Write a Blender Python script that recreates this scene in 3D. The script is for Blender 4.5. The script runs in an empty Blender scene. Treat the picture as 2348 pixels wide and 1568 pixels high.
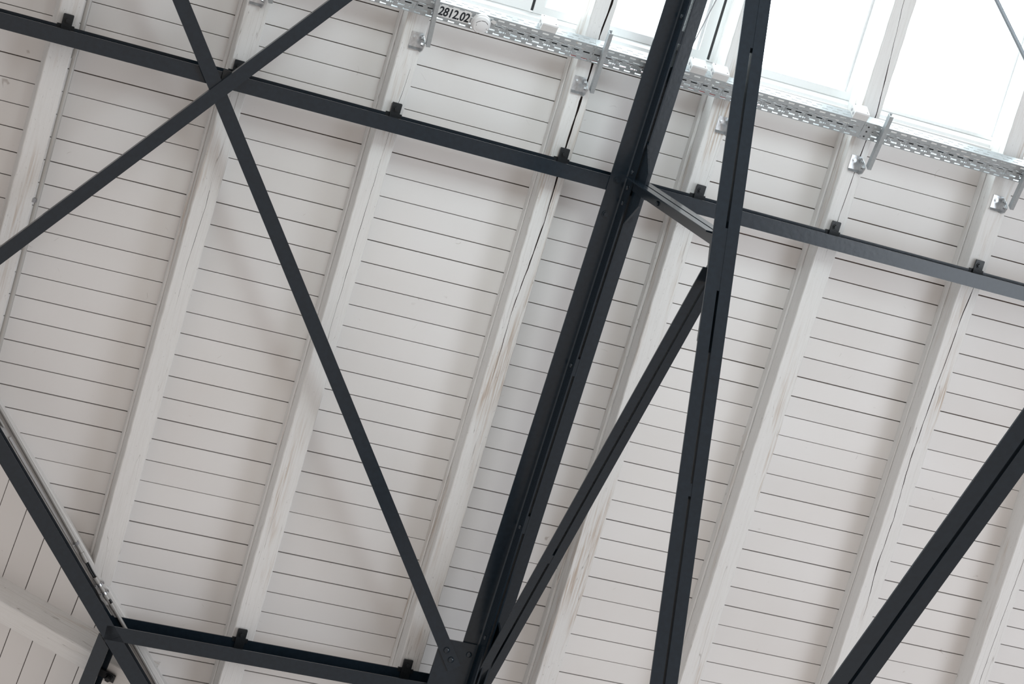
import bpy, bmesh, math, random
from mathutils import Matrix, Vector
from math import sin, cos, pi, sqrt, hypot
rng = random.Random(7)
C = bpy.context.scene.collection
sc = bpy.context.scene

# ------------------------------------------------------------------ frames
# Roof frame: X runs along the planks, Y up the slope towards the ridge,
# Z square to the boarding, into the hall.  M takes it to the world (z up).
cp, sp = 2/sqrt(5), 1/sqrt(5)                      # roof pitch, 26.6 degrees
M = Matrix(((1, 0, 0, 0), (0, -cp, -sp, 12*sp), (0, sp, -cp, 12*cp+1.6), (0, 0, 0, 1)))
I4 = Matrix.Identity(4)
def T(x, y, z): return Matrix.Translation((x, y, z))
def frame(o, x, y, z):
    m = Matrix.Identity(4)
    for i, a in enumerate((x, y, z)):
        for r in range(3): m[r][i] = a[r]
    for r in range(3): m[r][3] = o[r]
    return m

# ------------------------------------------------------------------ camera
cam = bpy.data.objects.new('camera', bpy.data.cameras.new('camera'))
C.objects.link(cam)
cam.data.sensor_width = 36.0
cam.data.sensor_fit = 'HORIZONTAL'
cam.data.lens = 6000/2348*36.0
cam.data.clip_start = 0.1
cam.data.clip_end = 200
CX = Vector((0.92834, 0.28068, 0.24380)); CY = Vector((-0.22121, 0.94412, -0.24447))
CX.normalize(); CY = (CY - CX*CY.dot(CX)).normalized()
cam.matrix_world = M @ frame((0, 0, 12), CX, CY, CX.cross(CY))
sc.camera = cam

# ------------------------------------------------------------------ light
sc.view_settings.view_transform = 'Standard'
sc.view_settings.look = 'None'
sc.view_settings.gamma = 1.0
sc.view_settings.use_curve_mapping = False
sc.view_settings.exposure = 0.0

def nodes(mat):
    nt = mat.node_tree; nt.nodes.clear(); return nt
def add(nt, kind, **kw):
    n = nt.nodes.new(kind)
    for k, v in kw.items():
        if k.startswith('i_'): n.inputs[k[2:].replace('_', ' ')].default_value = v
        else: setattr(n, k, v)
    return n
def ramp(nt, stops):
    n = nt.nodes.new('ShaderNodeValToRGB'); e = n.color_ramp.elements
    while len(e) < len(stops): e.new(0.5)
    for el, (p, c) in zip(e, stops):
        el.position = p; el.color = (*c, 1) if len(c) == 3 else c
    return n

w = bpy.data.worlds.new('daylight'); sc.world = w; w.use_nodes = True
nt = w.node_tree; nt.nodes.clear()
tc = add(nt, 'ShaderNodeTexCoord'); sx = add(nt, 'ShaderNodeSeparateXYZ')
nt.links.new(tc.outputs['Generated'], sx.inputs[0])
mz = add(nt, 'ShaderNodeMapRange'); mz.inputs['From Min'].default_value = 0.50; mz.inputs['From Max'].default_value = 0.60
nt.links.new(sx.outputs['Z'], mz.inputs['Value'])
mx = add(nt, 'ShaderNodeMapRange'); mx.inputs['From Min'].default_value = -0.9; mx.inputs['From Max'].default_value = 0.9
nt.links.new(sx.outputs['X'], mx.inputs['Value'])
hall = ramp(nt, [(0.0, (0.54, 0.535, 0.535)), (0.5, (0.645, 0.570, 0.520)), (1.0, (0.16, 0.16, 0.16))])     # the lit hall below
nt.links.new(mx.outputs[0], hall.inputs[0])
mixc = add(nt, 'ShaderNodeMix', data_type='RGBA')
nt.links.new(mz.outputs[0], mixc.inputs[0]); nt.links.new(hall.outputs[0], mixc.inputs[6])
mixc.inputs[7].default_value = (9.0, 9.8, 10.2, 1)                              # overcast sky over the roof glazing
bg = add(nt, 'ShaderNodeBackground'); out = add(nt, 'ShaderNodeOutputWorld')
nt.links.new(mixc.outputs[2], bg.inputs[0]); nt.links.new(bg.outputs[0], out.inputs[0])

def area(name, loc, target, size, power, col, spread=180):
    l = bpy.data.lights.new(name, 'AREA'); l.size = size; l.spread = math.radians(spread); l.energy = power; l.color = col
    o = bpy.data.objects.new(name, l); C.objects.link(o)
    p = M @ Vector(loc); q = M @ Vector(target)
    o.matrix_world = Matrix.Translation(p) @ (q-p).to_track_quat('-Z', 'Y').to_matrix().to_4x4()
area('side_window_daylight', (12.5, -1.5, 9.0), (4.5, -2.2, 0), 6.5, 525, (0.90, 0.975, 1.06))
area('upper_bay_fill', (3.6, 2.6, 6.0), (3.85, -0.45, 0), 2.0, 14, (0.82, 0.96, 1.0), 46)  # added fill lamp, brightens the upper boards in place of skylight glare

# ------------------------------------------------------------------ materials
def new_mat(name):
    m = bpy.data.materials.new(name); m.use_nodes = True
    nt = nodes(m); b = add(nt, 'ShaderNodeBsdfPrincipled'); o = add(nt, 'ShaderNodeOutputMaterial')
    nt.links.new(b.outputs[0], o.inputs[0]); return m, nt, b
def plain(name, col, rough=0.5, metal=0.0, bump=0.0, scale=200, spec=0.5, var=0.0):
    m, nt, b = new_mat(name)
    b.inputs['Base Color'].default_value = (*col, 1); b.inputs['Roughness'].default_value = rough
    b.inputs['Metallic'].default_value = metal; b.inputs['Specular IOR Level'].default_value = spec
    if bump or var:
        t = add(nt, 'ShaderNodeTexCoord'); n = add(nt, 'ShaderNodeTexNoise', i_Scale=scale, i_Detail=4.0)
        nt.links.new(t.outputs['Object'], n.inputs['Vector'])
        if bump:
            bp = add(nt, 'ShaderNodeBump', i_Strength=bump, i_Distance=0.002)
            nt.links.new(n.outputs[0], bp.inputs['Height']); nt.links.new(bp.outputs[0], b.inputs['Normal'])
        if var:
            r = ramp(nt, [(0.3, tuple(c*(1-var) for c in col)), (0.7, tuple(c*(1+var) for c in col))])
            nt.links.new(n.outputs[0], r.inputs[0]); nt.links.new(r.outputs[0], b.inputs['Base Color'])
    return m

def plank_mat():
    m, nt, b = new_mat('white_painted_boards')
    t = add(nt, 'ShaderNodeTexCoord'); g = add(nt, 'ShaderNodeNewGeometry')
    base = ramp(nt, [(0.0, (0.755, 0.742, 0.733)), (1.0, (0.800, 0.789, 0.780))])
    nt.links.new(g.outputs['Random Per Island'], base.inputs[0])
    # cloudy unevenness of the paint
    n = add(nt, 'ShaderNodeTexNoise', i_Scale=1.6, i_Detail=3.0)
    nt.links.new(t.outputs['Object'], n.inputs['Vector'])
    r = ramp(nt, [(0.3, (0.955, 0.945, 0.935)), (0.7, (1, 1, 1))]); nt.links.new(n.outputs[0], r.inputs[0])
    mu = add(nt, 'ShaderNodeMix', data_type='RGBA', blend_type='MULTIPLY'); mu.inputs[0].default_value = 1
    nt.links.new(base.outputs[0], mu.inputs[6]); nt.links.new(r.outputs[0], mu.inputs[7])
    # sparse tan specks and scuffs
    mp = add(nt, 'ShaderNodeMapping'); mp.inputs['Scale'].default_value = (14, 34, 1)
    nt.links.new(t.outputs['Object'], mp.inputs[0])
    s = add(nt, 'ShaderNodeTexNoise', i_Scale=1.0, i_Detail=5.0, i_Roughness=0.62)
    nt.links.new(mp.outputs[0], s.inputs['Vector'])
    sr = ramp(nt, [(0.71, (0, 0, 0)), (0.78, (0.55, 0.55, 0.55))]); nt.links.new(s.outputs[0], sr.inputs[0])
    mx = add(nt, 'ShaderNodeMix', data_type='RGBA'); mx.inputs[7].default_value = (0.50, 0.44, 0.39, 1)
    nt.links.new(sr.outputs[0], mx.inputs[0]); nt.links.new(mu.outputs[2], mx.inputs[6])
    h = add(nt, 'ShaderNodeTexNoise', i_Scale=7.0, i_Detail=1.0); nt.links.new(t.outputs['Object'], h.inputs['Vector'])
    hr = ramp(nt, [(0.4965, (0, 0, 0)), (0.4990, (1, 1, 1)), (0.5010, (1, 1, 1)), (0.5035, (0, 0, 0))]); nt.links.new(h.outputs[0], hr.inputs[0])
    hg = add(nt, 'ShaderNodeTexNoise', i_Scale=11.0, i_Detail=2.0); mg = add(nt, 'ShaderNodeMapping'); mg.inputs['Location'].default_value = (5, 2, 9)
    nt.links.new(t.outputs['Object'], mg.inputs[0]); nt.links.new(mg.outputs[0], hg.inputs['Vector'])
    gg = ramp(nt, [(0.66, (0, 0, 0)), (0.70, (0.55, 0.55, 0.55))]); nt.links.new(hg.outputs[0], gg.inputs[0])
    hm = add(nt, 'ShaderNodeMath', operation='MULTIPLY'); nt.links.new(hr.outputs[0], hm.inputs[0]); nt.links.new(gg.outputs[0], hm.inputs[1])
    hx = add(nt, 'ShaderNodeMix', data_type='RGBA'); hx.inputs[7].default_value = (0.30, 0.25, 0.22, 1)
    nt.links.new(hm.outputs[0], hx.inputs[0]); nt.links.new(mx.outputs[2], hx.inputs[6])
    nt.links.new(hx.outputs[2], b.inputs['Base Color'])
    b.inputs['Roughness'].default_value = 0.55; b.inputs['Specular IOR Level'].default_value = 0.25
    mp2 = add(nt, 'ShaderNodeMapping'); mp2.inputs['Scale'].default_value = (4, 60, 4)
    nt.links.new(t.outputs['Object'], mp2.inputs[0])
    n2 = add(nt, 'ShaderNodeTexNoise', i_Scale=1.0, i_Detail=4.0); nt.links.new(mp2.outputs[0], n2.inputs['Vector'])
    bp = add(nt, 'ShaderNodeBump', i_Strength=0.10, i_Distance=0.003)
    nt.links.new(n2.outputs[0], bp.inputs['Height']); nt.links.new(bp.outputs[0], b.inputs['Normal'])
    return m
def timber_mat(name, wear, dirt):
    m, nt, b = new_mat(name)
    t = add(nt, 'ShaderNodeTexCoord'); oi = add(nt, 'ShaderNodeObjectInfo')
    off = add(nt, 'ShaderNodeVectorMath', operation='SCALE'); off.inputs[0].default_value = (13.1, 7.7, 3.3)
    nt.links.new(oi.outputs['Random'], off.inputs['Scale'])
    ad = add(nt, 'ShaderNodeVectorMath', operation='ADD')
    nt.links.new(t.outputs['Object'], ad.inputs[0]); nt.links.new(off.outputs[0], ad.inputs[1])
    def noise(scale, detail, rough=0.5, dist=0.0):
        mp = add(nt, 'ShaderNodeMapping'); mp.inputs['Scale'].default_value = scale
        nt.links.new(ad.outputs[0], mp.inputs[0])
        n = add(nt, 'ShaderNodeTexNoise', i_Scale=1.0, i_Detail=detail, i_Roughness=rough, i_Distortion=dist)
        nt.links.new(mp.outputs[0], n.inputs['Vector']); return n
    def mix(fac, a, col):
        x = add(nt, 'ShaderNodeMix', data_type='RGBA'); x.inputs[7].default_value = (*col, 1)
        nt.links.new(fac, x.inputs[0])
        if isinstance(a, tuple): x.inputs[6].default_value = (*a, 1)
        else: nt.links.new(a, x.inputs[6])
        return x.outputs[2]
    grain = noise((150, 6.0, 150), 5, 0.65, 0.5)
    gr = ramp(nt, [(0.45, (0, 0, 0)), (0.70, (0.42, 0.42, 0.42))]); nt.links.new(grain.outputs[0], gr.inputs[0])
    col = mix(gr.outputs[0], (0.775, 0.772, 0.762), (0.66, 0.645, 0.625))
    # thin paint where the wood shows through, long with the grain
    patch = noise((10, 1.3, 10), 3, 0.55, 0.3); pr = ramp(nt, [(wear, (0, 0, 0)), (wear+0.16, (1, 1, 1))])
    nt.links.new(patch.outputs[0], pr.inputs[0])
    fib = noise((130, 5, 130), 3); fr = ramp(nt, [(0.42, (0, 0, 0)), (0.66, (0.85, 0.85, 0.85))]); nt.links.new(fib.outputs[0], fr.inputs[0])
    mm = add(nt, 'ShaderNodeMath', operation='MULTIPLY'); nt.links.new(pr.outputs[0], mm.inputs[0]); nt.links.new(fr.outputs[0], mm.inputs[1])
    col = mix(mm.outputs[0], col, (0.47, 0.37, 0.29))
    # grey dirt flecks
    fl = noise((120, 45, 120), 5, 0.72); ffr = ramp(nt, [(dirt, (0, 0, 0)), (dirt+0.07, (0.6, 0.6, 0.6))]); nt.links.new(fl.outputs[0], ffr.inputs[0])
    col = mix(ffr.outputs[0], col, (0.34, 0.33, 0.32))
    # fine drying splits along the grain
    wv = noise((22, 0.7, 22), 2, 0.4, 0.6)
    wr = ramp(nt, [(0.4975, (0, 0, 0)), (0.4995, (0.7, 0.7, 0.7)), (0.5005, (0.7, 0.7, 0.7)), (0.5025, (0, 0, 0))]); nt.links.new(wv.outputs[0], wr.inputs[0])
    gate = noise((3, 1.1, 3), 1); gt = ramp(nt, [(0.48, (0, 0, 0)), (0.6, (1, 1, 1))]); nt.links.new(gate.outputs[0], gt.inputs[0])
    m3 = add(nt, 'ShaderNodeMath', operation='MULTIPLY'); nt.links.new(wr.outputs[0], m3.inputs[0]); nt.links.new(gt.outputs[0], m3.inputs[1])
    col = mix(m3.outputs[0], col, (0.30, 0.27, 0.25))
    nt.links.new(col, b.inputs['Base Color']); b.inputs['Roughness'].default_value = 0.65; b.inputs['Specular IOR Level'].default_value = 0.2
    bp = add(nt, 'ShaderNodeBump', i_Strength=0.35, i_Distance=0.003)
    nt.links.new(grain.outputs[0], bp.inputs['Height']); nt.links.new(bp.outputs[0], b.inputs['Normal'])
    return m
PLANK = plank_mat()
TIMBER = timber_mat('white_painted_timber', 0.56, 0.64)
TIMBERW = timber_mat('worn_white_painted_timber', 0.49, 0.62)
CRACK = plain('raw_split_wood', (0.07, 0.05, 0.045), 0.9)
GAP = plain('bare_board_edges', (0.16, 0.10, 0.075), 0.9, var=0.3, scale=6)
STEEL = plain('dark_grey_steel_paint', (0.0105, 0.0185, 0.0275), 0.20, 0, 0.12, 45, 0.5, 0.12)
BLACK = plain('black_brushed_paint', (0.010, 0.013, 0.016), 0.38, 0, 0.3, 150, 0.5)
GALV = plain('galvanised_sheet', (0.40, 0.425, 0.44), 0.40, 0.35, 0.1, 90, 0.5, 0.06)
GALV2 = plain('bright_zinc', (0.62, 0.64, 0.66), 0.28, 0.85, 0.2, 70, 0.5, 0.15)
PIPE = plain('grey_white_conduit', (0.46, 0.45, 0.43), 0.25, 0.0, 0, 1, 0.6)
WHITE = plain('white_window_paint', (0.82, 0.83, 0.83), 0.35)
PLAST = plain('light_grey_plastic', (0.62, 0.61, 0.60), 0.45)
DPLAST = plain('white_plastic', (0.74, 0.74, 0.745), 0.4)
DARK = plain('dark_slot', (0.02, 0.02, 0.022), 0.6)
RUBBER = plain('black_cable_sheath', (0.012, 0.012, 0.013), 0.4)
RED = plain('red_cable_sheath', (0.35, 0.03, 0.02), 0.45)
GREYC = plain('grey_cable_sheath', (0.30, 0.30, 0.31), 0.5)
STICK = plain('white_sticker', (0.74, 0.74, 0.74), 0.5)
INK = plain('navy_black_print', (0.008, 0.013, 0.020), 0.5)
RODP = plain('pale_grey_rod', (0.33, 0.38, 0.42), 0.4, 0.2)
def glass():
    m = bpy.data.materials.new('roof_glass'); m.use_nodes = True; nt = nodes(m)
    a = add(nt, 'ShaderNodeBsdfTransparent'); a.inputs[0].default_value = (0.93, 0.95, 0.95, 1)
    b = add(nt, 'ShaderNodeBsdfGlossy'); b.inputs['Roughness'].default_value = 0.03
    x = add(nt, 'ShaderNodeMixShader'); x.inputs[0].default_value = 0.06; o = add(nt, 'ShaderNodeOutputMaterial')
    nt.links.new(a.outputs[0], x.inputs[1]); nt.links.new(b.outputs[0], x.inputs[2]); nt.links.new(x.outputs[0], o.inputs[0]); return m
GLASS = glass()

# ------------------------------------------------------------------ mesh tools
class MB:
    def __init__(s): s.v = []; s.f = []; s.m = []
    def face(s, idx, mi=0): s.f.append(idx); s.m.append(mi)
    def add(s, pts): n = len(s.v); s.v += [Vector(p) for p in pts]; return n
    def box(s, x0, x1, y0, y1, z0, z1, mi=0):
        n = s.add([(x, y, z) for z in (z0, z1) for y in (y0, y1) for x in (x0, x1)])
        for q in ((0,2,3,1),(4,5,7,6),(0,1,5,4),(2,6,7,3),(0,4,6,2),(1,3,7,5)): s.face([n+i for i in q], mi)
        return s
    def prism(s, pts, L, mi=0):
        """pts: 3-D outline, swept by L"""
        k = len(pts); L = Vector(L); n = s.add(pts); s.add([Vector(p)+L for p in pts])
        s.face([n+i for i in range(k)], mi); s.face([n+k+i for i in reversed(range(k))], mi)
        for i in range(k): s.face([n+i, n+(i+1)%k, n+k+(i+1)%k, n+k+i], mi)
        return s
    def bar(s, prof, o, A, B, L, mi=0):
        o, A, B = Vector(o), Vector(A), Vector(B)
        return s.prism([o+A*a+B*b for a, b in prof], L, mi)
    def cyl(s, p, q, r, n=16, r2=None, mi=0):
        p, q = Vector(p), Vector(q); d = (q-p).normalized(); r2 = r if r2 is None else r2
        a = d.orthogonal().normalized(); b = d.cross(a); k = len(s.v)
        for c, rr in ((p, r), (q, r2)):
            s.v += [c+(a*cos(2*pi*i/n)+b*sin(2*pi*i/n))*rr for i in range(n)]
        for i in range(n): s.face([k+i, k+(i+1)%n, k+n+(i+1)%n, k+n+i], mi)
        s.face([k+i for i in reversed(range(n))], mi); s.face([k+n+i for i in range(n)], mi)
        return s
    def lathe(s, o, d, prof, n=32, mi=0):
        o, d = Vector(o), Vector(d).normalized(); a = d.orthogonal().normalized(); b = d.cross(a); k = len(s.v)
        for r, h in prof: s.v += [o+d*h+(a*cos(2*pi*i/n)+b*sin(2*pi*i/n))*r for i in range(n)]
        for j in range(len(prof)-1):
            for i in range(n): s.face([k+j*n+i, k+j*n+(i+1)%n, k+(j+1)*n+(i+1)%n, k+(j+1)*n+i], mi)
        s.face([k+i for i in reversed(range(n))], mi); s.face([k+(len(prof)-1)*n+i for i in range(n)], mi)
        return s
    def tube(s, pts, r, n=10, mi=0):
        pts = [Vector(p) for p in pts]; k = len(s.v); ref = None
        for i, p in enumerate(pts):
            d = ((pts[min(i+1, len(pts)-1)]-pts[max(i-1, 0)])).normalized()
            a = d.orthogonal().normalized() if ref is None else (ref-d*ref.dot(d)).normalized(); ref = a; b = d.cross(a)
            s.v += [p+(a*cos(2*pi*j/n)+b*sin(2*pi*j/n))*r for j in range(n)]
        for i in range(len(pts)-1):
            for j in range(n): s.face([k+i*n+j, k+i*n+(j+1)%n, k+(i+1)*n+(j+1)%n, k+(i+1)*n+j], mi)
        s.face([k+j for j in reversed(range(n))], mi); s.face([k+(len(pts)-1)*n+j for j in range(n)], mi)
        return s
    def mesh(s, name, mats, smooth=False, L=None):
        me = bpy.data.meshes.new(name); inv = L.inverted() if L is not None else None
        me.from_pydata([inv @ v if inv else v for v in s.v], [], s.f)
        for m in mats: me.materials.append(m)
        for p, mi in zip(me.polygons, s.m): p.material_index = mi
        bm = bmesh.new(); bm.from_mesh(me); bmesh.ops.recalc_face_normals(bm, faces=bm.faces); bm.to_mesh(me); bm.free()
        if smooth:
            for p in me.polygons: p.use_smooth = True
            try: me.set_sharp_from_angle(angle=math.radians(40))
            except Exception: pass
        return me
def mats_of(m): return list(m) if isinstance(m, (list, tuple)) else [m]
def link(name, me, parent=None, L=I4):
    o = bpy.data.objects.new(name, me); C.objects.link(o)
    if parent: o.parent = parent
    else: o.matrix_world = M @ L
    return o
def tag(o, label, cat, group=None):
    o['label'] = label; o['category'] = cat
    if group: o['group'] = group
    return o
class Thing:
    """Empty at L whose parts are written in roof coordinates"""
    def __init__(s, name, label, cat, L, group=None):
        s.L = L; s.o = bpy.data.objects.new(name, None); C.objects.link(s.o); s.o.empty_display_size = 0.05
        s.o.matrix_world = M @ L; tag(s.o, label, cat, group)
    def part(s, name, mb, mat, parent=None, smooth=False):
        return link(name, mb.mesh(name, mats_of(mat), smooth, s.L), parent or s.o)
    def shared(s, name, me, parent=None): return link(name, me, parent or s.o)
def solo(name, mb, mat, label, cat, L=I4, group=None, smooth=False):
    return tag(link(name, mb.mesh(name, mats_of(mat), smooth, L), None, L), label, cat, group)
def struct(name, mb, mat, L=I4):
    o = link(name, mb.mesh(name, mats_of(mat), False, L), None, L); o['kind'] = 'structure'; return o

# valley line between the two roof slopes, lying in the roof plane
WV = Vector((0.680, -0.733, 0)).normalized(); NV = Vector((-WV.y, WV.x, 0))
VA = Vector((1.548, -3.115, 0))
# second slope: a along its boards, b up and down its rafters, n into the hall
P2a = Vector((0, 1, .5)).normalized(); P2n = WV.cross(P2a).normalized()
if P2n.z < 0: P2n = -P2n
P2b = P2n.cross(P2a)
L2 = frame(VA, P2a, P2b, P2n)
KV = WV.dot(P2a)/WV.dot(P2b)                       # valley in the second slope: a = KV*b

# ------------------------------------------------------------------ ceilings
vS = -0.700                                        # boarding stops here at the roof lights
def lines(anchor, top, bottom, ptop, pbot):
    a = list(anchor); v = a[0]
    up = []
    while v < top: v += ptop; up.append(v)
    v = a[-1]; dn = []
    while v > bottom: v -= pbot; dn.append(v)
    return list(reversed(up))+a+dn
left = lines([-0.810, -0.9175, -1.0245, -1.1330, -1.2417, -1.350, -1.4572, -1.5645, -1.6727, -1.7812, -1.8905, -2.0005, -2.1090, -2.2172, -2.3245, -2.4328, -2.5397, -2.647, -2.754, -2.8615, -2.9665, -3.0725, -3.179, -3.2828, -3.3880, -3.4915, -3.596, -3.7008, -3.806, -3.909], 5.0, -7.0, .1085, .1045)
right = lines([-0.780, -0.885, -0.992, -1.0988, -1.2044, -1.309, -1.4142, -1.52, -1.625, -1.73, -1.8346, -1.939, -2.044, -2.149, -2.2535, -2.358, -2.462, -2.566, -2.67, -2.773, -2.876, -2.979, -3.083, -3.185, -3.290, -3.397, -3.5, -3.603, -3.706], 5.0, -7.0, .1055, .1035)
mb = MB(); th = 0.022
def vedge(v): return (-1.06-.680*v)/.733
def board(u0a, u0b, u1, va, vb, mbx):
    """board between va > vb; slanted left end"""
    z = rng.uniform(-0.0008, 0.0008); c = 0.0015
    o = [(u0b, vb, -th), (u0b, vb, z-c), (u0b, vb+c, z), (u0a, va-c, z), (u0a, va, z-c), (u0a, va, -th)]
    n = mbx.add(o); mbx.add([(u1, p[1], p[2]) for p in o])
    mbx.face([n+i for i in range(6)]); mbx.face([n+6+i for i in reversed(range(6))])
    for i in range(6): mbx.face([n+i, n+(i+1)%6, n+6+(i+1)%6, n+6+i])
for seq, u1s, uL in ((left, 4.4495, None), (right, 9.5, 4.4505)):
    for va, vb in zip(seq, seq[1:]):
        g = rng.choice((.0016, .0019, .0022, .0026, .0032, .0020, .0014)); va2, vb2 = va-g, vb+g*0.9
        if uL is None:
            if va > vS and vb < vS: va2 = vS
            if va <= vS+.001 or (va > vS and vb < vS):
                board(vedge(va2), vedge(vb2), u1s, va2, vb2, mb)
            else:                                  # beside the roof lights: only left of the first one, and above them
                if vb < 2.42:
                    board(vedge(va2), vedge(vb2), 2.52, va2, vb2, mb)
                else: board(vedge(va2), vedge(vb2), u1s, va2, vb2, mb)
        else:
            if va > vS and vb < vS: va2 = vS
            if va <= vS+.001 or (va > vS and vb < vS) or vb >= 2.42: board(uL, uL, u1s, va2, vb2, mb)
# rough boards over the joints
mb.prism([(vedge(vS), vS, -.024), (vedge(-7), -7, -.024), (9.5, -7, -.024), (9.5, vS, -.024)], (0, 0, -.02), 1)
mb.prism([(vedge(5), 5, -.024), (vedge(vS), vS, -.024), (2.52, vS, -.024), (2.52, 5, -.024)], (0, 0, -.02), 1)
mb.box(2.52, 9.5, 2.43, 5, -.044, -.024, 1)
struct('ceiling', mb, [PLANK, GAP])
mb = MB(); b = 1.6; k = 0
bl = [-0.366-.1295*i+(.004 if i == 1 else 0) for i in range(-17, 22)]
for b0, b1 in zip(bl, bl[1:]):
    g = rng.choice((.002, .0025, .003, .0015)); q0, q1 = b0-g, b1+g
    o = [(KV*q1-.03, q1), (KV*q0-.03, q0), (-7, q0), (-7, q1)]
    mb.prism([L2 @ Vector((x, y, 0)) for x, y in o], P2n*-th)
mb.prism([L2 @ Vector((x, y, -.024)) for x, y in ((KV*bl[-1], bl[-1]), (KV*bl[0], bl[0]), (-7, bl[0]), (-7, bl[-1]))], P2n*-.02, 1)
struct('ceiling', mb, [PLANK, GAP], L2)

# ------------------------------------------------------------------ rafters
def rafter_mb(x0, x1, y0, y1, h, crack=None, step=0.05, zt=0.0, j=0.0012, seed=1):
    """timber along Y with slightly uneven edges; crack = [(y, x, width)] opens a real split in its underside"""
    r = random.Random(seed); m = MB(); n = max(2, int((y1-y0)/step)); prev = None
    cr = sorted(crack) if crack else None
    for i in range(n+1):
        y = y0+(y1-y0)*i/n; jj = lambda: r.uniform(-j, j)
        cx = (x0+x1)/2; cw = 0.0
        if cr and cr[0][0] < y < cr[-1][0]:
            for (ya, xa, wa), (yb, xb, wb) in zip(cr, cr[1:]):
                if ya <= y <= yb:
                    t = (y-ya)/(yb-ya); cx = xa+(xb-xa)*t+r.uniform(-.0012, .0012); cw = (wa+(wb-wa)*t)*r.uniform(.55, 1.25)
        a = x0+jj(); bq = x1+jj(); c = 0.004
        pts = [(x0, y, zt), (a, y, h-c), (a+c, y, h+jj()*.3), (cx-cw/2, y, h), (cx-cw*.1, y, h-min(.05, cw*5)), (cx+cw/2, y, h), (bq-c, y, h+jj()*.3), (bq, y, h-c), (x1, y, zt)]
        k = m.add(pts)
        if prev is not None:
            for q in range(9):
                q2 = (q+1) % 9
                m.face([prev+q, prev+q2, k+q2, k+q], 1 if (q in (3, 4) and cw > 0.0008) else 0)
        else: m.face([k+q for q in range(9)])
        prev = k
    m.face([prev+q for q in reversed(range(9))])
    return m
H = 0.15
def vval(u, perp=-1.0): return (perp-.733*u)/.680
R3c = [(-2.42, 3.728, 0), (-2.23, 3.729, .0025), (-2.03, 3.728, .003), (-1.76, 3.747, .006), (-1.56, 3.757, .005), (-1.36, 3.755, .009), (-1.19, 3.753, .011), (-.995, 3.757, .010), (-.8, 3.764, .011), (-.653, 3.756, .007), (-.52, 3.768, .010), (-.2, 3.772, .008), (.3, 3.76, 0)]
R6c = [(-3.2, 6.012, 0), (-3.1, 6.013, 0.0022), (-2.885, 5.998, 0.0043), (-2.62, 6.004, 0.0029), (-2.314, 5.990, 0.0043), (-2.148, 5.994, 0.0036), (-1.935, 5.999, 0.0043), (-1.816, 6.003, 0.0029), (-1.698, 6.010, 0.0036), (-1.558, 6.012, 0.0036), (-1.44, 6.019, 0.0050), (-1.356, 6.028, 0.0029), (-1.25, 6.03, 0.0007), (-.9, 6.03, 0)]
R5c = [(-1.45, 5.20, 0), (-1.157, 5.209, .003), (-.863, 5.219, .005), (-.658, 5.232, .006), (-.4, 5.215, .003), (-.1, 5.19, .002), (.3, 5.19, 0)]
R1c = [(-2.45, 2.15, 0), (-2.2, 2.146, .0015), (-1.9, 2.16, .002), (-1.75, 2.158, .001), (-1.5, 2.16, 0)]
R2c = [(-2.6, 2.9, 0), (-2.3, 2.888, .0015), (-1.95, 2.893, .0022), (-1.5, 2.9, .001), (-1.25, 2.905, .0015), (-1.1, 2.914, .002), (-.98, 2.918, 0)]
R7c = [(-3.6, 6.77, 0), (-3.3, 6.775, .0025), (-2.95, 6.782, .002), (-2.7, 6.79, .002), (-2.4, 6.785, 0)]
RAF = [
 (1.284, 1.392, TIMBERW, None, 0.0, 'white timber rafter with a grey conduit clipped along its right edge'),
 (2.097, 2.204, TIMBER, R1c, .011, 'white timber rafter whose lower end meets the valley timber beside the clamped conduit'),
 (2.836, 2.943, TIMBER, R2c, .010, 'white timber rafter crossed by the flat bar, second one left of the truss'),
 (3.688, 3.795, TIMBERW, R3c, 0.008, 'white timber rafter with a long wide black split, next left of the truss'),
 (4.401, 4.505, TIMBERW, None, .013, 'white timber rafter with bare tan streaks, seen between the two dark truss chords'),
 (5.146, 5.255, TIMBER, R5c, .010, 'white timber rafter just right of the truss, carrying the joint of the cable tray'),
 (5.951, 6.065, TIMBER, R6c, .008, 'white timber rafter with a jagged thin split, second right of the truss'),
 (6.719, 6.822, TIMBER, R7c, 0.0, 'white timber rafter behind the thick tie bar at the lower right'),
]
for i, (x0, x1, mt, cr, bt, lab) in enumerate(RAF):
    y0 = max(-6.5, vval(x0, -1.035)) if i < 3 else -6.5
    L = T((x0+x1)/2, y0, 0); t = Thing('rafter', lab, 'rafter', L, 'white timber rafters under the boarded slope')
    t.part('beam', rafter_mb(x0, x1, y0, 2.5, H, cr, .04, -.02, seed=i+3), [mt, CRACK])
    if bt:
        t.part('fillet_board', rafter_mb(x0-bt, x0+.001, y0+.02, -.705, .05, None, .08, .0005, .0015, seed=i+30), mt)
# rafter of the second slope
m2 = MB(); tmp = rafter_mb(-.130, 0, -1.12, 2.2, H, None, .05, -.02, seed=77)
Lr2 = L2 @ frame((-.932, 0, 0), (1, 0, 0), (0, 1, 0), (0, 0, 1))
tag(link('rafter', tmp.mesh('rafter', [TIMBER]), None, Lr2), 'lone white timber rafter on the other slope, at the lower left corner', 'rafter')
# valley timber
pb = VA.dot(NV)
mv = MB()
for p_ in ((-1.075, -.972),):
    a0, a1 = p_[0]-pb, p_[1]-pb
    mv.bar([(a0, -.2), (a0, H-.004), (a0+.004, H), (a1-.004, H), (a1, H-.004), (a1, -.2)], VA+WV*-3.2, NV, Vector((0, 0, 1)), WV*7.0)
Lvl = frame(VA, Vector((0, 0, 1)).cross(WV), WV, Vector((0, 0, 1)))
tag(link('valley_rafter', mv.mesh('valley_rafter', [TIMBER], False, Lvl), None, Lvl), 'white valley timber running diagonally behind the dark valley beam with conduits on it', 'rafter')

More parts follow.
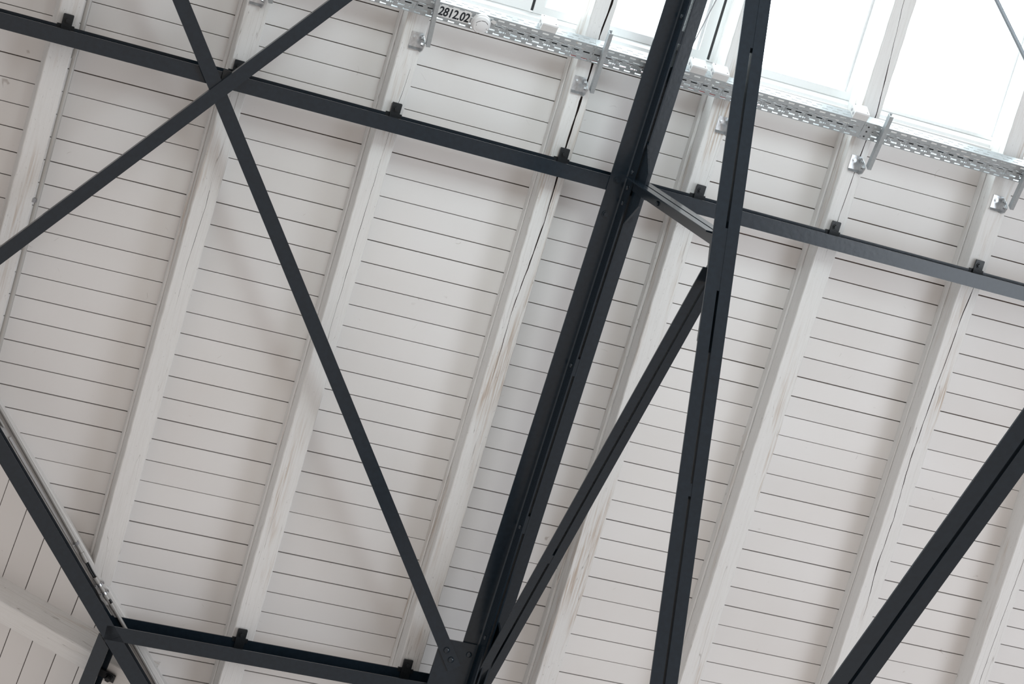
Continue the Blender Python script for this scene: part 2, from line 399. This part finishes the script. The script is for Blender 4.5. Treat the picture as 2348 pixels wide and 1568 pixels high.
# ------------------------------------------------------------------ steel
def chan(o, A, B, L, mbx, b=.070, h=.16, tf=.011, tw=.008):
    """channel; A: from the web towards the open side, B: from top flange to bottom flange"""
    return mbx.bar([(0, 0), (b, 0), (b, tf*.7), (tw+.008, tf), (tw, tf+.008), (tw, h-tf-.008), (tw+.008, h-tf), (b, h-tf*.7), (b, h), (0, h)], o, A, B, L)
def hexbolt(mbx, p, d, r=.011, h=.010, washer=True):
    p, d = Vector(p), Vector(d).normalized()
    if washer: mbx.cyl(p, p+d*.003, r*1.45, 20)
    mbx.cyl(p, p+d*h, r, 6); return mbx
def dome(mbx, p, d, r=.013, h=.009):
    return mbx.lathe(Vector(p), d, [(r, 0), (r*.97, h*.4), (r*.75, h*.78), (r*.4, h*.97), (r*.05, h)], 18)
Z3 = Vector((0, 0, 1))
def purlin(u0, u1, vlo0, rot, label, cleats, splice=None):
    A = Vector((-sin(rot), cos(rot), 0)); D = Vector((cos(rot), sin(rot), 0))
    o = Vector((u0, vlo0, H)); L = T(*o)
    t = Thing('purlin', label, 'purlin', L, 'dark steel channels carrying the rafters')
    t.part('channel', chan(o, A, Z3, D*(u1-u0), MB()), STEEL)
    for uc in cleats:
        p = o+D*(uc-u0)
        q = MB(); q.bar([(-.0235, .012), (.0235, .012), (.0235, .122), (.021, .126), (-.021, .126), (-.0235, .122)], p+Z3*.0115, D, A, Z3*.009)
        c_ = t.part('cleat', q, BLACK)
        t.part('bolt', hexbolt(MB(), p+A*.098+Z3*.0205, Z3), BLACK, c_)
        q = MB(); q.box(p.x-.040, p.x+.038, p.y+.055, p.y+.076, H-.0015, H+.0105); t.part('packing', q, BLACK, c_)
    if splice:
        q = MB(); p = o+D*splice[0]; q.bar([(0, .03), (splice[1], .03), (splice[1], .125), (splice[1]-.012, .137), (0, .137)], p+A*.0085, D, Z3, A*.009)
        s_ = t.part('splice_plate', q, STEEL)
        for f in splice[2]: t.part('nut', hexbolt(MB(), o+D*f+A*.0175+Z3*.095, A, .012, .018), BLACK, s_)
    return t
purlin(-.17, 9.3, -1.3155, -.0055, 'long dark steel purlin under the rafters across the upper half, meeting the truss', (1.335, 2.134, 2.899, 3.748, 4.464, 5.198, 6.007, 6.79))
purlin(2.205, 3.99, -3.992, .012, 'short dark steel purlin at the bottom between the valley beam and the truss foot', (2.878, 3.726), (.02, .145, (.055, .125)))

# second slope purlin
o = L2 @ Vector((-.60, -.850, H)); L = frame(o, P2a, P2b, P2n)
t = Thing('purlin', 'dark steel purlin of the other slope ending at the valley beam, bottom left', 'purlin', L)
cm = chan(o, -P2b, P2n, P2a*-3.0, MB()); kk = len(cm.v)//2
for i in range(kk):
    v_ = cm.v[i]; cm.v[i] = v_ + P2a*((pb-.118-NV.dot(v_))/NV.dot(P2a))
t.part('channel', cm, STEEL)
q = MB(); pc = L2 @ Vector((-1.0, -.850, H+.0115)); q.bar([(-.0235, .012), (.0235, .012), (.0235, .126), (-.0235, .126)], pc, P2a, -P2b, P2n*.009)
c_ = t.part('cleat', q, BLACK); t.part('bolt', hexbolt(MB(), pc-P2b*.098+P2n*.009, P2n, .015, .022), BLACK, c_)

# valley beam
o = VA + WV*-3.0 + NV*(-1.097-pb) + Z3*H
t = Thing('valley_beam', 'dark steel beam running diagonally along the roof valley, lower left', 'beam', frame(o, Z3.cross(WV), WV, Z3))
t.part('channel', chan(o, NV, Z3, WV*7.0, MB(), b=.072), STEEL)

# ------------------------------------------------------------------ truss (all in the plane u = 4.06)
UT = 4.06
truss = Thing('roof_truss', 'riveted dark steel truss of paired angle bars crossing the picture from top to bottom right', 'truss', T(UT, -3.8, .32))
def angle_pair(name, P, Q, half, leg, flange_dir, gap=.012, t=.009, fillet=.009, packs=(), packz=None):
    """two angles back to back: flanges lie along X, legs run along flange_dir from the flange face"""
    P, Q, E = Vector(P), Vector(Q), Vector(flange_dir).normalized(); X = Vector((1, 0, 0))
    D = (Q-P)
    sh = Vector((D.x, 0, 0)); g = gap/2; bars = []
    for s in (-1, 1):
        prof = [(s*g, 0), (s*half, 0), (s*half, t*.75), (s*(g+t+fillet), t)]
        for k in range(1, 5):
            a = k/5*pi/2; prof.append((s*(g+t+fillet*(1-sin(a))), t+fillet*(1-cos(a))))
        prof += [(s*(g+t), t+fillet), (s*(g+t*.8), leg), (s*g, leg)]
        bars.append(truss.part(name, MB().bar(prof, P, X, E, D), STEEL))
    for va, vb in packs:
        p = P+D*((va-P.y)/D.y); e = P+D*((vb-P.y)/D.y); q = MB(); e0, e1 = packz or (.002, leg)
        q.prism([p+X*-g*.98+E*e0, p+X*g*.98+E*e0, p+X*g*.98+E*e1, p+X*-g*.98+E*e1], e-p)
        truss.part('packing_plate', q, STEEL)
    return bars
ch = lambda v: 4.055+.0145*(v+.98)
tcA, tcB = (ch(-5.2), -5.2, .311), (ch(2.3), 2.3, .311)
top = angle_pair('top_chord_angle', tcA, tcB, .0985, .090, (0, 0, 1), packs=((-2.145, -2.231), (-2.95, -3.04), (-.52, -.58), (-.05, .04)), packz=(.02, .088))
zi = lambda v: 1.233-.468*(v+.264)
dI = Vector((0, 1, -.468)).normalized(); nI = Vector((0, .468, 1)).normalized()      # lower side of the inclined strut
angle_pair('inclined_strut_angle', (UT, -4.08, zi(-4.08)), (UT, 1.45, zi(1.45)), .060, .060, -nI, packs=((.45, -.466), (-1.21, -1.462), (-2.22, -2.27), (-3.3, -3.36)))
dT = Vector((0, 1, .572)).normalized(); nT = Vector((0, -.572, 1)).normalized()
zt_ = lambda v: 4.502+.572*(v+1.587)
angle_pair('tie_beam_angle', (UT, -4.12, zt_(-4.12)), (UT, -.3, zt_(-.3)), .0707, .070, -nT, gap=.014, packs=((-1.0, -1.74), (-2.7, -2.8)), packz=(.012, .068))
zc = lambda v: 1.044+.542*(v+2.552)
nC = Vector((0, -.542, 1)).normalized()
angle_pair('collar_tie_angle', (UT, -3.95, zc(-3.95)), (UT, -1.40, zc(-1.40)), .0475, .050, -nC, gap=.011, packs=((-3.01, -3.06),))
angle_pair('short_strut_angle', (UT, -1.243, .385), (UT, -1.249, 1.60), .058, .058, (0, -1, 0), gap=.012)
# gussets
X1 = Vector((1, 0, 0))
def plate(pts, nrm, th_, mat=STEEL, name='gusset_plate'):
    return truss.part(name, MB().prism(pts, Vector(nrm)*th_), mat)
g1 = plate([(UT-.005, v, z) for v, z in ((-1.06, .385), (-1.19, .53), (-1.35, .53), (-1.47, .39), (-1.47, .33), (-1.06, .33))], X1, .010)
g2 = plate([(UT-.005, v, z) for v, z in ((-1.17, 1.56), (-1.19, 1.61), (-1.72, 1.85), (-1.70, 1.74), (-1.45, 1.63), (-1.30, 1.545))], X1, .010)
g3 = plate([(UT-.005, v, z) for v, z in ((-3.52, .33), (-3.56, .42), (-4.2, .35), (-4.3, .33))], X1, .010)
g4 = plate([(3.800, -3.655, .3215), (ch(-3.66)-.026, -3.655, .3215), (ch(-4.3)-.026, -4.30, .3215), (3.79, -4.30, .3215)], Z3, .010)
g5 = plate([(UT-.006, v, z) for v, z in ((-3.85, 2.85), (-3.75, 3.12), (-4.3, 3.15), (-4.35, 2.95))], X1, .012)
for p, d, n_ in (((ch(-1.278)-.06, -1.278, .3205), Z3, 'hex'), ((ch(-1.45)-.065, -1.45, .3205), Z3, 'hex'), ((ch(-1.445)+.055, -1.445, .3205), Z3, 'hex')):
    truss.part('bolt', hexbolt(MB(), p, d, .012, .011), STEEL, top[0] if p[0] < 4.05 else top[1])
for v in (-1.221, -1.298, -1.374, -2.19, -.457, -3.02, -3.6, .4):
    truss.part('rivet', dome(MB(), (ch(v)-.0148, v, .362), (-1, 0, 0)), STEEL, top[0], True)
truss.part('rivet', dome(MB(), (3.960, -3.71, .3315), Z3, .015, .010), STEEL, g4, True)
for v in (-1.30,):
    truss.part('rivet', dome(MB(), (UT-.0155, v+.017, .80), (-1, 0, 0), .012), STEEL, None, True)

# ------------------------------------------------------------------ bracing
P = Vector((3.9055, -3.792, .3325)); Q = Vector((1.775, -.9945, .3325)); D = (Q-P).normalized(); S = Vector((-D.y, D.x, 0))
P = P + D*0.0; Lb = frame(P, S, D, Z3)
t = Thing('flat_brace', 'dark flat steel bar slanting from the bolted truss foot up to the top left', 'brace', frame(P, D, S, D.cross(S)))
t.part('flat_bar', MB().bar([(-.034, 0), (.034, 0), (.034, .009), (-.034, .009)], P, S, Z3, D*4.9), STEEL)
for b_ in ((3.840, -3.706), (3.875, -3.750)):
    t.part('rivet', dome(MB(), (b_[0], b_[1], .3415), Z3, .0155, .011), STEEL, None, True)
q = MB(); q.box(2.045, 2.105, -1.318, -1.245, .312, .324)
t.part('joint_plate', q, BLACK)  # black plate, sized to take in the shadow on the purlin too
P = Vector((1.00, -2.724, .346)); Q = Vector((2.521, -.791, .346)); D = (Q-P).normalized(); S = Vector((-D.y, D.x, 0))
t = Thing('angle_brace', 'dark steel angle slanting up from the left edge, passing in front of the flat bar', 'brace', frame(P, D, S, Z3))
wd = .063
t.part('angle_bar', MB().bar([(0, 0), (wd, 0), (wd, -.028), (wd-.008, -.028), (wd-.008, -.008), (0, -.008)], P+Z3*.008+S*-.0, S, Z3, D*5.2), STEEL)

# ------------------------------------------------------------------ roof lights
def window(n, x0, x1, fr_=.05):
    y0, y1 = -.648, 2.38; zf0, zf1 = -.135, -.075
    mbw = MB()
    mbw.box(x0, x0+fr_, y0, y1, zf0, zf1); mbw.box(x1-fr_, x1, y0, y1, zf0, zf1)
    mbw.box(x0+fr_, x1-fr_, y0, y0+fr_*.8, zf0, zf1); mbw.box(x0+fr_, x1-fr_, y1-fr_, y1, zf0, zf1)
    mbw.box(x0+fr_-.002, x0+fr_+.012, y0+fr_*.8, y1-fr_, zf0+.01, zf1-.02); mbw.box(x1-fr_-.012, x1-fr_+.002, y0+fr_*.8, y1-fr_, zf0+.01, zf1-.02)
    L = T((x0+x1)/2, y0, zf1)
    o = struct('window_%d' % n, mbw, WHITE, L); o['label'] = 'white framed roof light between the rafters'
    g = MB().box(x0+fr_-.004, x1-fr_+.004, y0+fr_*.8-.004, y1-fr_+.004, -.112, -.104)
    link('pane', g.mesh('pane', [GLASS], False, L), o)
WN = [(2.545, 3.459), (3.473, 4.386), (4.400, 5.195), (5.205, 6.005), (6.013, 6.765), (6.777, 7.55), (7.56, 8.45), (8.46, 9.4)]
for i, (a, b_) in enumerate(WN): window(i+1, a, b_, .05 if i < 3 else .022)
mb = MB(); mb.prism([(2.52, -.699, .0005), (2.52, -.685, .0005), (2.52, -.683, -.012), (2.52, -.667, -.020), (2.52, -.652, -.07), (2.52, -.649, -.078), (2.52, -.649, -.14), (2.52, -.699, -.14)], (6.93, 0, 0))
struct('trim_1', mb, WHITE)
mb = MB(); mb.box(2.52, 2.54, -.652, 2.42, -.14, -.001); struct('trim_2', mb, WHITE)
mb = MB(); mb.box(2.52, 9.45, 2.385, 2.425, -.14, -.001); struct('trim_3', mb, WHITE)
mb = MB(); mb.box(3.4592, 3.4728, -.64, 2.38, -.13, -.0775); mb.box(4.3862, 4.3998, -.64, 2.38, -.13, -.0775)
struct('sash_gap_shade', mb, DARK)  # dark strips set in for the shade in the gaps between sashes

# ------------------------------------------------------------------ cable tray
Yt = Vector((0, 1, .5)).normalized(); Zt = Vector((0, -.5, 1)).normalized()
PT = Vector((0, -.7818, .24)); rotT = -.0042
XT = Vector((cos(rotT), sin(rotT), 0)); YT = (Yt-XT*Yt.dot(XT)).normalized(); ZT = XT.cross(YT)
PT = PT - XT*0 + Vector((0, .0145, 0))
LT = frame(PT, XT, YT, ZT)
def tp(x, y, z): return LT @ Vector((x, y, z))
TW = .0935
def slotted(mbx, x0, x1, rows, ymin, ymax, put, pitch=.0555):
    """sheet strip with real slots. rows: (yc, half height, slot length, phase)"""
    y = ymin
    def quad(a, b_, c, d):
        n = mbx.add([put(a, c), put(b_, c), put(b_, d), put(a, d)]); mbx.face([n, n+1, n+2, n+3])
    for yc, hh, sl, ph in rows:
        quad(x0, x1, y, yc-hh)
        x = x0; s0 = math.floor(x0/pitch)*pitch+ph*pitch
        while s0 < x1-sl:
            if s0 > x+.004:
                quad(x, s0, yc-hh, yc+hh); x = s0+sl
            s0 += pitch
        quad(x, x1, yc-hh, yc+hh); y = yc+hh
    quad(x0, x1, y, ymax)
def tray(x0, x1, label):
    base = tp(x0, 0, 0); t = Thing('cable_tray', label, 'cable tray', frame(base, XT, YT, ZT), 'perforated cable tray under the roof lights')
    def sheet(name, put, rows, a, b_):
        m_ = MB(); slotted(m_, x0, x1, rows, a, b_, put)
        o = t.part(name, m_, GALV); md = o.modifiers.new('thickness', 'SOLIDIFY'); md.thickness = .0012; md.offset = 0; return o
    sheet('tray_bottom', lambda x, y: tp(x, y, 0), [(.0085, .0042, .031, .1), (.0255, .0036, .033, .55), (.036, .0022, .006, .42), (.0465, .0036, .033, .05), (.0605, .0032, .033, .55), (.0815, .0042, .031, .1)], .0, TW)
    sheet('tray_side', lambda x, y: tp(x, TW, -y), [(.018, .0022, .031, .3), (.040, .0022, .031, .8)], .0, .060)
    sheet('tray_side', lambda x, y: tp(x, 0, -y), [(.018, .0022, .031, .3), (.040, .0022, .031, .8)], .0, .060)
    # pressed ribs round the middle slots
    rb = MB(); k = math.floor(x0/.0555)
    while k*.0555 < x1-.06:
        xs = k*.0555
        if xs > x0+.01 and k % 2 == 0:
            rb.tube([tp(xs+.004, .052, .0005), tp(xs+.040, .052, .0005), tp(xs+.046, .0475, .0005), tp(xs+.046, .023, .0005), tp(xs+.040, .0185, .0005), tp(xs+.004, .0185, .0005)], .0021, 6)
            rb.tube([tp(xs+.058, .058, .0005), tp(xs+.0585, .017, .0005)], .0021, 6)
        elif xs > x0+.01:
            rb.tube([tp(xs+.046, .060, .0005), tp(xs+.012, .060, .0005), tp(xs+.008, .056, .0005), tp(xs+.008, .036, .0005), tp(xs+.012, .032, .0005), tp(xs+.046, .032, .0005)], .0021, 6)
        k += 1
    t.part('pressed_ribs', rb, GALV, None, True)
    return t
tray(1.75, 3.712, 'perforated galvanised cable tray left of the truss, bearing the number sticker')
tray(3.714, 5.133, 'perforated galvanised cable tray passing behind the two dark truss chords')
t3 = tray(5.134, 7.4, 'perforated galvanised cable tray at the upper right under the brightest panes')
q = MB(); q.prism([tp(5.134, -.002, .0014), tp(5.186, -.002, .0014), tp(5.186, TW+.002, .0014), tp(5.134, TW+.002, .0014)], ZT*.0014)
q.prism([tp(5.134, TW+.0012, .0014), tp(5.21, TW+.0012, .0014), tp(5.21, TW+.0012, -.055), tp(5.134, TW+.0012, -.055)], YT*.0014)
jp = t3.part('joint_plate', q, GALV)
for x, y in ((5.144, .080), (5.144, .012), (5.160, .072), (5.160, .045), (5.160, .016)):
    t3.part('bolt', MB().lathe(tp(x, y, .0028), ZT, [(.0045, 0), (.004, .002), (.001, .003)], 12), GREYC if y in (.080, .012) else DARK, jp, True)
for y, z, r, mt, lab, ph in ((.0125, -.007, .005, RED, 'red cable lying along the eaves edge inside the slotted tray', 0), (.044, -.009, .0065, RUBBER, 'black cable lying in the middle of the slotted tray', 1), (.064, -.009, .0065, GREYC, 'grey cable lying inside the tray on its ridge side', 2)):
    pts = [tp(1.8+i*.14, y+.004*sin(i*1.3+ph), z-.002*abs(sin(i*.8+ph))) for i in range(40)]
    a, b_ = (13, 21) if mt is RED else (0, 40)
    solo('cable', MB().tube(pts[a:b_], r, 8), mt, lab, 'cable', frame(pts[a], XT, YT, ZT), 'cables inside the tray', True)

# brackets that hang the tray from the rafters
BR = [  # plate left edge u, plate v range, arm foot and head
 (2.105, (-.862, -.942), (2.188, -.906, .215), (2.160, -.640, .348), 'zinc tray bracket on the rafter at the top edge of the picture'),
 (2.876, (-.866, -.946), (2.951, -.910, .215), (2.905, -.660, .340), 'zinc tray bracket on the rafter just left of the number sticker'),
 (3.695, (-.865, -.947), (3.777, -.917, .215), (3.738, -.617, .365), 'zinc tray bracket beside the wide black split, left of the truss'),
 (4.450, (-.870, -.951), (4.530, -.920, .215), (4.500, -.640, .355), 'zinc tray bracket half hidden behind the inclined truss strut'),
 (5.173, (-.882, -.962), (5.252, -.923, .215), (5.219, -.638, .357), 'zinc tray bracket on the rafter below the tray joint'),
 (5.971, (-.889, -.966), (6.053, -.929, .215), (6.016, -.650, .355), 'zinc tray bracket at the right edge of the picture'),
]
for u, (va, vb), f, hd, lab in BR:
    t = Thing('tray_bracket', lab, 'bracket', T(u+.027, (va+vb)/2, H), 'zinc brackets holding the cable tray')
    q = MB(); q.box(u, u+.056, vb+.012, va, H+.0004, H+.005); q.bar([(0, 0), (.056, 0), (.056, .004), (0, .004)], (u, vb+.012, H+.001), X1, Z3, (0, -.012, .010))
    bp_ = t.part('base_plate', q, GALV2)
    vc = va-.026; t.part('anchor_bolt', hexbolt(MB(), (u+.020, vc, H+.005), Z3, .008, .009), GALV2, bp_)
    q = MB(); q.prism([(u+.054, va-.004, H+.0004), (u+.054, va-.02, H+.050), (u+.054, va-.045, H+.078), (u+.054, vb+.005, H+.060), (u+.054, vb-.006, H+.030), (u+.054, vb-.004, H+.0004)], (.004, 0, 0))
    hp = t.part('hinge_plate', q, GALV2)
    t.part('hinge_bolt', hexbolt(MB(), (u+.054, va-.020, H+.028), (-1, 0, 0), .008, .010), GALV2, hp)
    t.part('hinge_bolt', hexbolt(MB(), (u+.054, va-.045, H+.050), (-1, 0, 0), .009, .011), GALV2, hp)
    f_, h_ = Vector(f), Vector(hd); d = h_-f_; dn = d.normalized()
    sX = (X1-dn*X1.dot(dn)).normalized(); sZ = sX.cross(dn)
    if sZ.z < 0: sZ = -sZ
    pr = [(-.0095, -.034), (.0095, -.034), (.0095, -.032), (-.0075, -.032), (-.0075, -.002), (.0095, -.002), (.0095, 0), (-.0095, 0)]
    t.part('arm', MB().bar(pr, f_+sZ*.012, sX, sZ, d), GALV)

# junction boxes on the ridge side of the tray
def jbox():
    W, Dp, Hh = .077, .041, .071
    b_ = MB(); b_.prism([(0, 0, 0), (W, 0, 0), (W, Dp*.80, 0), (0, Dp*.80, 0)], (0, 0, -Hh))
    l_ = MB(); l_.prism([(-.001, Dp*.80, .001), (W+.001, Dp*.80, .001), (W+.0005, Dp-.002, .0005), (W-.001, Dp, -.001), (.001, Dp, -.001), (-.0005, Dp-.002, .0005)], (0, 0, -Hh-.001))
    s_ = MB(); s_.cyl((0, Dp, 0), (0, Dp+.0008, 0), .0028, 12)
    k_ = MB(); k_.lathe((0, 0, 0), (0, 0, 1), [(.0085, 0), (.0085, .0006), (.0075, .0006), (.0073, .0002)], 24)
    k2 = MB(); k2.lathe((0, 0, 0), (-1, 0, 0), [(.0075, 0), (.0075, .0008), (.0065, .0008), (.0063, .0003)], 20)
    return {k: m_.mesh(k, [mt], sm) for k, m_, mt, sm in (('body', b_, PLAST, False), ('lid', l_, DPLAST, False), ('screw', s_, DARK, False), ('knockout', k_, PLAST, True), ('side_knockout', k2, GREYC, True))}
JB = jbox()
proto = None
for x, lab in ((3.428, 'pale junction box on the tray right of the smoke detector'), (4.193, 'left one of the two pale junction boxes between the truss chords'), (4.309, 'right one of the two pale junction boxes between the truss chords'), (5.059, 'pale junction box beside the tray joint at the right')):
    L = frame(tp(x, TW+.0015, 0), XT, YT, ZT)
    if proto is None:
        t = Thing('junction_box', lab, 'junction box', L, 'junction boxes on the tray side'); proto = t.o
        t.shared('body', JB['body']); lid = t.shared('lid', JB['lid'])
        for sx_, sz_ in ((.012, -.066), (.066, -.014)):
            s_ = t.shared('screw', JB['screw'], lid); s_.location = (sx_, 0, sz_)
        for kx in (.016, .0385, .061):
            k_ = t.shared('knockout', JB['knockout']); k_.location = (kx, .016, 0)
        for kz in (-.018, -.048):
            k_ = t.shared('side_knockout', JB['side_knockout']); k_.location = (0, .017, kz)
    else:
        r = proto.copy(); C.objects.link(r); r.matrix_world = M @ L; r['label'] = lab
        for chd in list(proto.children):
            c1 = chd.copy(); C.objects.link(c1); c1.parent = r
            for g in chd.children:
                c2 = g.copy(); C.objects.link(c2); c2.parent = c1

# smoke detector
L = frame(tp(3.148, .050, .0014), XT, YT, ZT)
t = Thing('smoke_detector', 'round white smoke detector under the cable tray beside the number sticker', 'smoke detector', L)
o = tp(3.148, .050, .0014)
t.part('base', MB().lathe(o, ZT, [(.0455, 0), (.0470, .003), (.0470, .014), (.0455, .017)], 48), DPLAST, None, True)
dm = t.part('dome', MB().lathe(o, ZT, [(.0445, .016), (.0445, .024), (.0425, .032), (.0375, .0385), (.034, .0405), (.032, .0400), (.030, .0405), (.024, .0435), (.010, .0455), (.0005, .0458)], 48), DPLAST, None, True)
for a0, a1 in ((35, 62), (66, 108), (113, 160)):
    q = MB(); n0 = None
    for i in range(13):
        a = math.radians(a0+(a1-a0)*i/12); k = q.add([o+XT*cos(a)*rr+YT*sin(a)*rr+ZT*hh for rr, hh in ((.0305, .0408), (.0325, .0406), (.0325, .0398), (.0305, .0398))])
        if n0 is not None:
            for e in range(4): q.face([n0+e, n0+(e+1)%4, k+(e+1)%4, k+e])
        n0 = k
    t.part('vent_slot', q, DARK, dm)
for x_, y_ in ((-.0255, .004), (.0265, -.004), (.002, -.036)):
    t.part('lamp', MB().cyl(o+XT*x_+YT*y_+ZT*.040, o+XT*x_+YT*y_+ZT*(.0438 if abs(x_) > .01 else .0405), .0016, 10), DARK, dm)
t.part('tag', MB().prism([o+XT*x_+YT*y_+ZT*.012 for x_, y_ in ((.040, .022), (.062, .014), (.068, .030), (.048, .036))], ZT*.0014), PLAST)

# number sticker
L = frame(tp(3.018, .0515, .002), XT, YT, ZT)
q = MB().prism([tp(2.940, .0215, .0018), tp(3.0975, .0225, .0018), tp(3.0955, .082, .0018), tp(2.937, .082, .0018)], ZT*.0008)
t = Thing('number_sticker', 'white sticker on the tray printed 2812.02 in dark digits', 'sign', L)
t.part('sticker', q, STICK)
cu = bpy.data.curves.new('digits', 'FONT'); cu.body = '2812.02'; cu.size = .0605; cu.align_x = 'LEFT'; cu.offset = .0006; cu.extrude = .0002
to = bpy.data.objects.new('digits', cu); C.objects.link(to)
bpy.context.view_layer.update()
me = bpy.data.meshes.new_from_object(to.evaluated_get(bpy.context.evaluated_depsgraph_get())); bpy.data.objects.remove(to)
xs = [v.co.x for v in me.vertices]; ys = [v.co.y for v in me.vertices]
for v in me.vertices:                               # fit the digits to the printed field
    v.co.x = -.0735+(v.co.x-min(xs))/(max(xs)-min(xs))*.1475; v.co.y = -.0232+(v.co.y-min(ys))/(max(ys)-min(ys))*.0475; v.co.z += .0009
bm = bmesh.new(); bm.from_mesh(me); src = bm.verts[:]+bm.edges[:]+bm.faces[:]
for dx, dy in ((.0010, .0004), (-.0010, -.0004), (.0005, -.0007), (-.0005, .0007)):      # heavier strokes
    d_ = bmesh.ops.duplicate(bm, geom=src)['geom']; bmesh.ops.translate(bm, verts=[v for v in d_ if isinstance(v, bmesh.types.BMVert)], vec=(dx, dy, dx*.02))
bm.to_mesh(me); bm.free()
me.materials.clear(); me.materials.append(INK)
t.shared('digits', me)

# ------------------------------------------------------------------ conduits and small lines
t = Thing('conduit', 'grey conduit clipped along the right edge of the leftmost rafter', 'conduit', T(1.409, -2.9, .13))
t.part('tube', MB().tube([(1.411, -3.05, .132), (1.411, -2.5, .132), (1.411, -1.36, .132)], .0118, 16), PIPE, None, True)
t.part('upper_tube', MB().tube([(1.411, -1.375, .132), (1.411, -.2, .132)], .0132, 16), PIPE, None, True)
t.part('socket', MB().cyl((1.409, -1.39, .130), (1.409, -1.35, .130), .0135, 18), PIPE, None, True)
for v in (-2.06, -.55):
    q = MB(); q.cyl((1.409, v-.009, .130), (1.409, v+.009, .130), .0135, 18); q.box(1.386, 1.402, v-.010, v+.010, .128, .1515); t.part('clip', q, GREYC)
def vp(s, p, z): return WV*s + NV*p + Z3*z
VZ = H+.016
t = Thing('conduit', 'grey conduit on the valley timber, upper run ending in short black cable', 'conduit', frame(vp(4.06, -.995, VZ), WV, NV, WV.cross(NV)))
t.part('tube', MB().tube([vp(2.2, -.9785, VZ), vp(3.25, -.981, VZ), vp(3.66, -.986, VZ), vp(4.07, -.994, VZ)], .0095, 16), PIPE, None, True)
t.part('socket', MB().cyl(vp(4.045, -.994, VZ), vp(4.098, -.9965, VZ), .0125, 18), PIPE, None, True)
q = MB()
for dx in (-.0042, .0042): q.tube([vp(4.09, -.996+dx, VZ), vp(4.14, -.9985+dx, VZ+.006), vp(4.195, -.999+dx, VZ)], .0042, 8)
t.part('cable', q, RUBBER, None, True)
q = MB().cyl(vp(3.985, -.9925, VZ), vp(4.000, -.993, VZ), .0122, 18); c_ = t.part('clamp', q, GREYC)
t.part('clamp_screw', MB().cyl(vp(3.992, -1.008, VZ), vp(3.992, -1.008, VZ+.014), .004, 10), GALV2, c_)
t = Thing('conduit_coupler', 'short conduit piece held by two screw clamps where the valley conduits meet', 'conduit', frame(vp(4.25, -.998, VZ+.004), WV, NV, WV.cross(NV)))
t.part('tube', MB().tube([vp(4.190, -.999, VZ+.004), vp(4.308, -.9955, VZ+.004)], .0095, 16), PIPE, None, True)
for s in (4.185, 4.283): t.part('socket', MB().cyl(vp(s, -.999, VZ+.004), vp(s+.030, -.998, VZ+.004), .0122, 18), PIPE, None, True)
for s in (4.222, 4.270):
    q = MB().cyl(vp(s, -.998, VZ+.004), vp(s+.013, -.998, VZ+.004), .0128, 18)
    for e in (-1, 1): q.bar([(0, -.004), (.013, -.004), (.013, .004), (0, .004)], vp(s, -.998+e*.012, VZ), WV, Z3, NV*e*.012)
    c_ = t.part('clamp', q, GALV2)
    for e in (-1, 1): t.part('clamp_screw', MB().cyl(vp(s+.0065, -.998+e*.020, VZ-.010), vp(s+.0065, -.998+e*.020, VZ+.014), .0042, 10), GREYC, c_)
q = MB(); q.prism([vp(4.215, -1.018, VZ+.002), vp(4.30, -1.028, VZ+.002), vp(4.335, -1.020, VZ+.002), vp(4.345, -1.008, VZ+.002)], Z3*-.003); t.part('strap', q, GALV2)
t = Thing('conduit', 'grey conduit on the valley timber, lower run leaving at the bottom edge', 'conduit', frame(vp(4.34, -.997, VZ), WV, NV, WV.cross(NV)))
t.part('tube', MB().tube([vp(4.345, -.996, VZ), vp(4.70, -1.0, VZ), vp(4.81, -1.003, VZ), vp(5.6, -1.012, VZ)], .0095, 16), PIPE, None, True)
t.part('socket', MB().cyl(vp(4.338, -.996, VZ), vp(4.372, -.9965, VZ), .0120, 18), PIPE, None, True)
t.part('cable', MB().tube([vp(4.30, -.9955, VZ+.004), vp(4.325, -.991, VZ+.008), vp(4.350, -.996, VZ)], .006, 10), RUBBER, None, True)
q = MB(); q.tube([vp(2.2, -1.006, VZ-.005), vp(3.325, -1.010, VZ-.005)], .0065, 14)
solo('conduit', q, PIPE, 'thin grey conduit end beside the dark valley beam at the left edge', 'conduit', frame(vp(3.32, -1.01, VZ-.005), WV, NV, WV.cross(NV)), None, True)
q = MB(); q.bar([(-.006, 0), (.006, 0), (.006, .008), (-.006, .008)], vp(3.385, -1.010, H), NV, Z3, WV*2.2)
solo('cable_duct', q, DPLAST, 'narrow white cable duct between the dark valley beam and the grey conduit', 'cable duct', frame(vp(3.4, -1.01, H), WV, NV, WV.cross(NV)))
q = MB().tube([(5.395-.224*3, .028+.212*3, .70), (5.395, .028, .70), (5.619+.448, -.184-.424, .70), (5.619+.224*8, -.184-.212*8, .70)], .0105, 16)
solo('tie_rod', q, RODP, 'pale grey steel rod crossing the bright pane in the top right corner', 'rod', T(5.395, .028, .70), None, True)
q = MB().tube([(4.439, .723, .28), (4.221, -.321, .28), (4.167, -.582, .28), (4.142, -.70, .28)], .0026, 8)
solo('wire', q, GREYC, 'thin taut wire beside the top chord in front of the roof light', 'wire', T(4.17, -.58, .28), None, True)
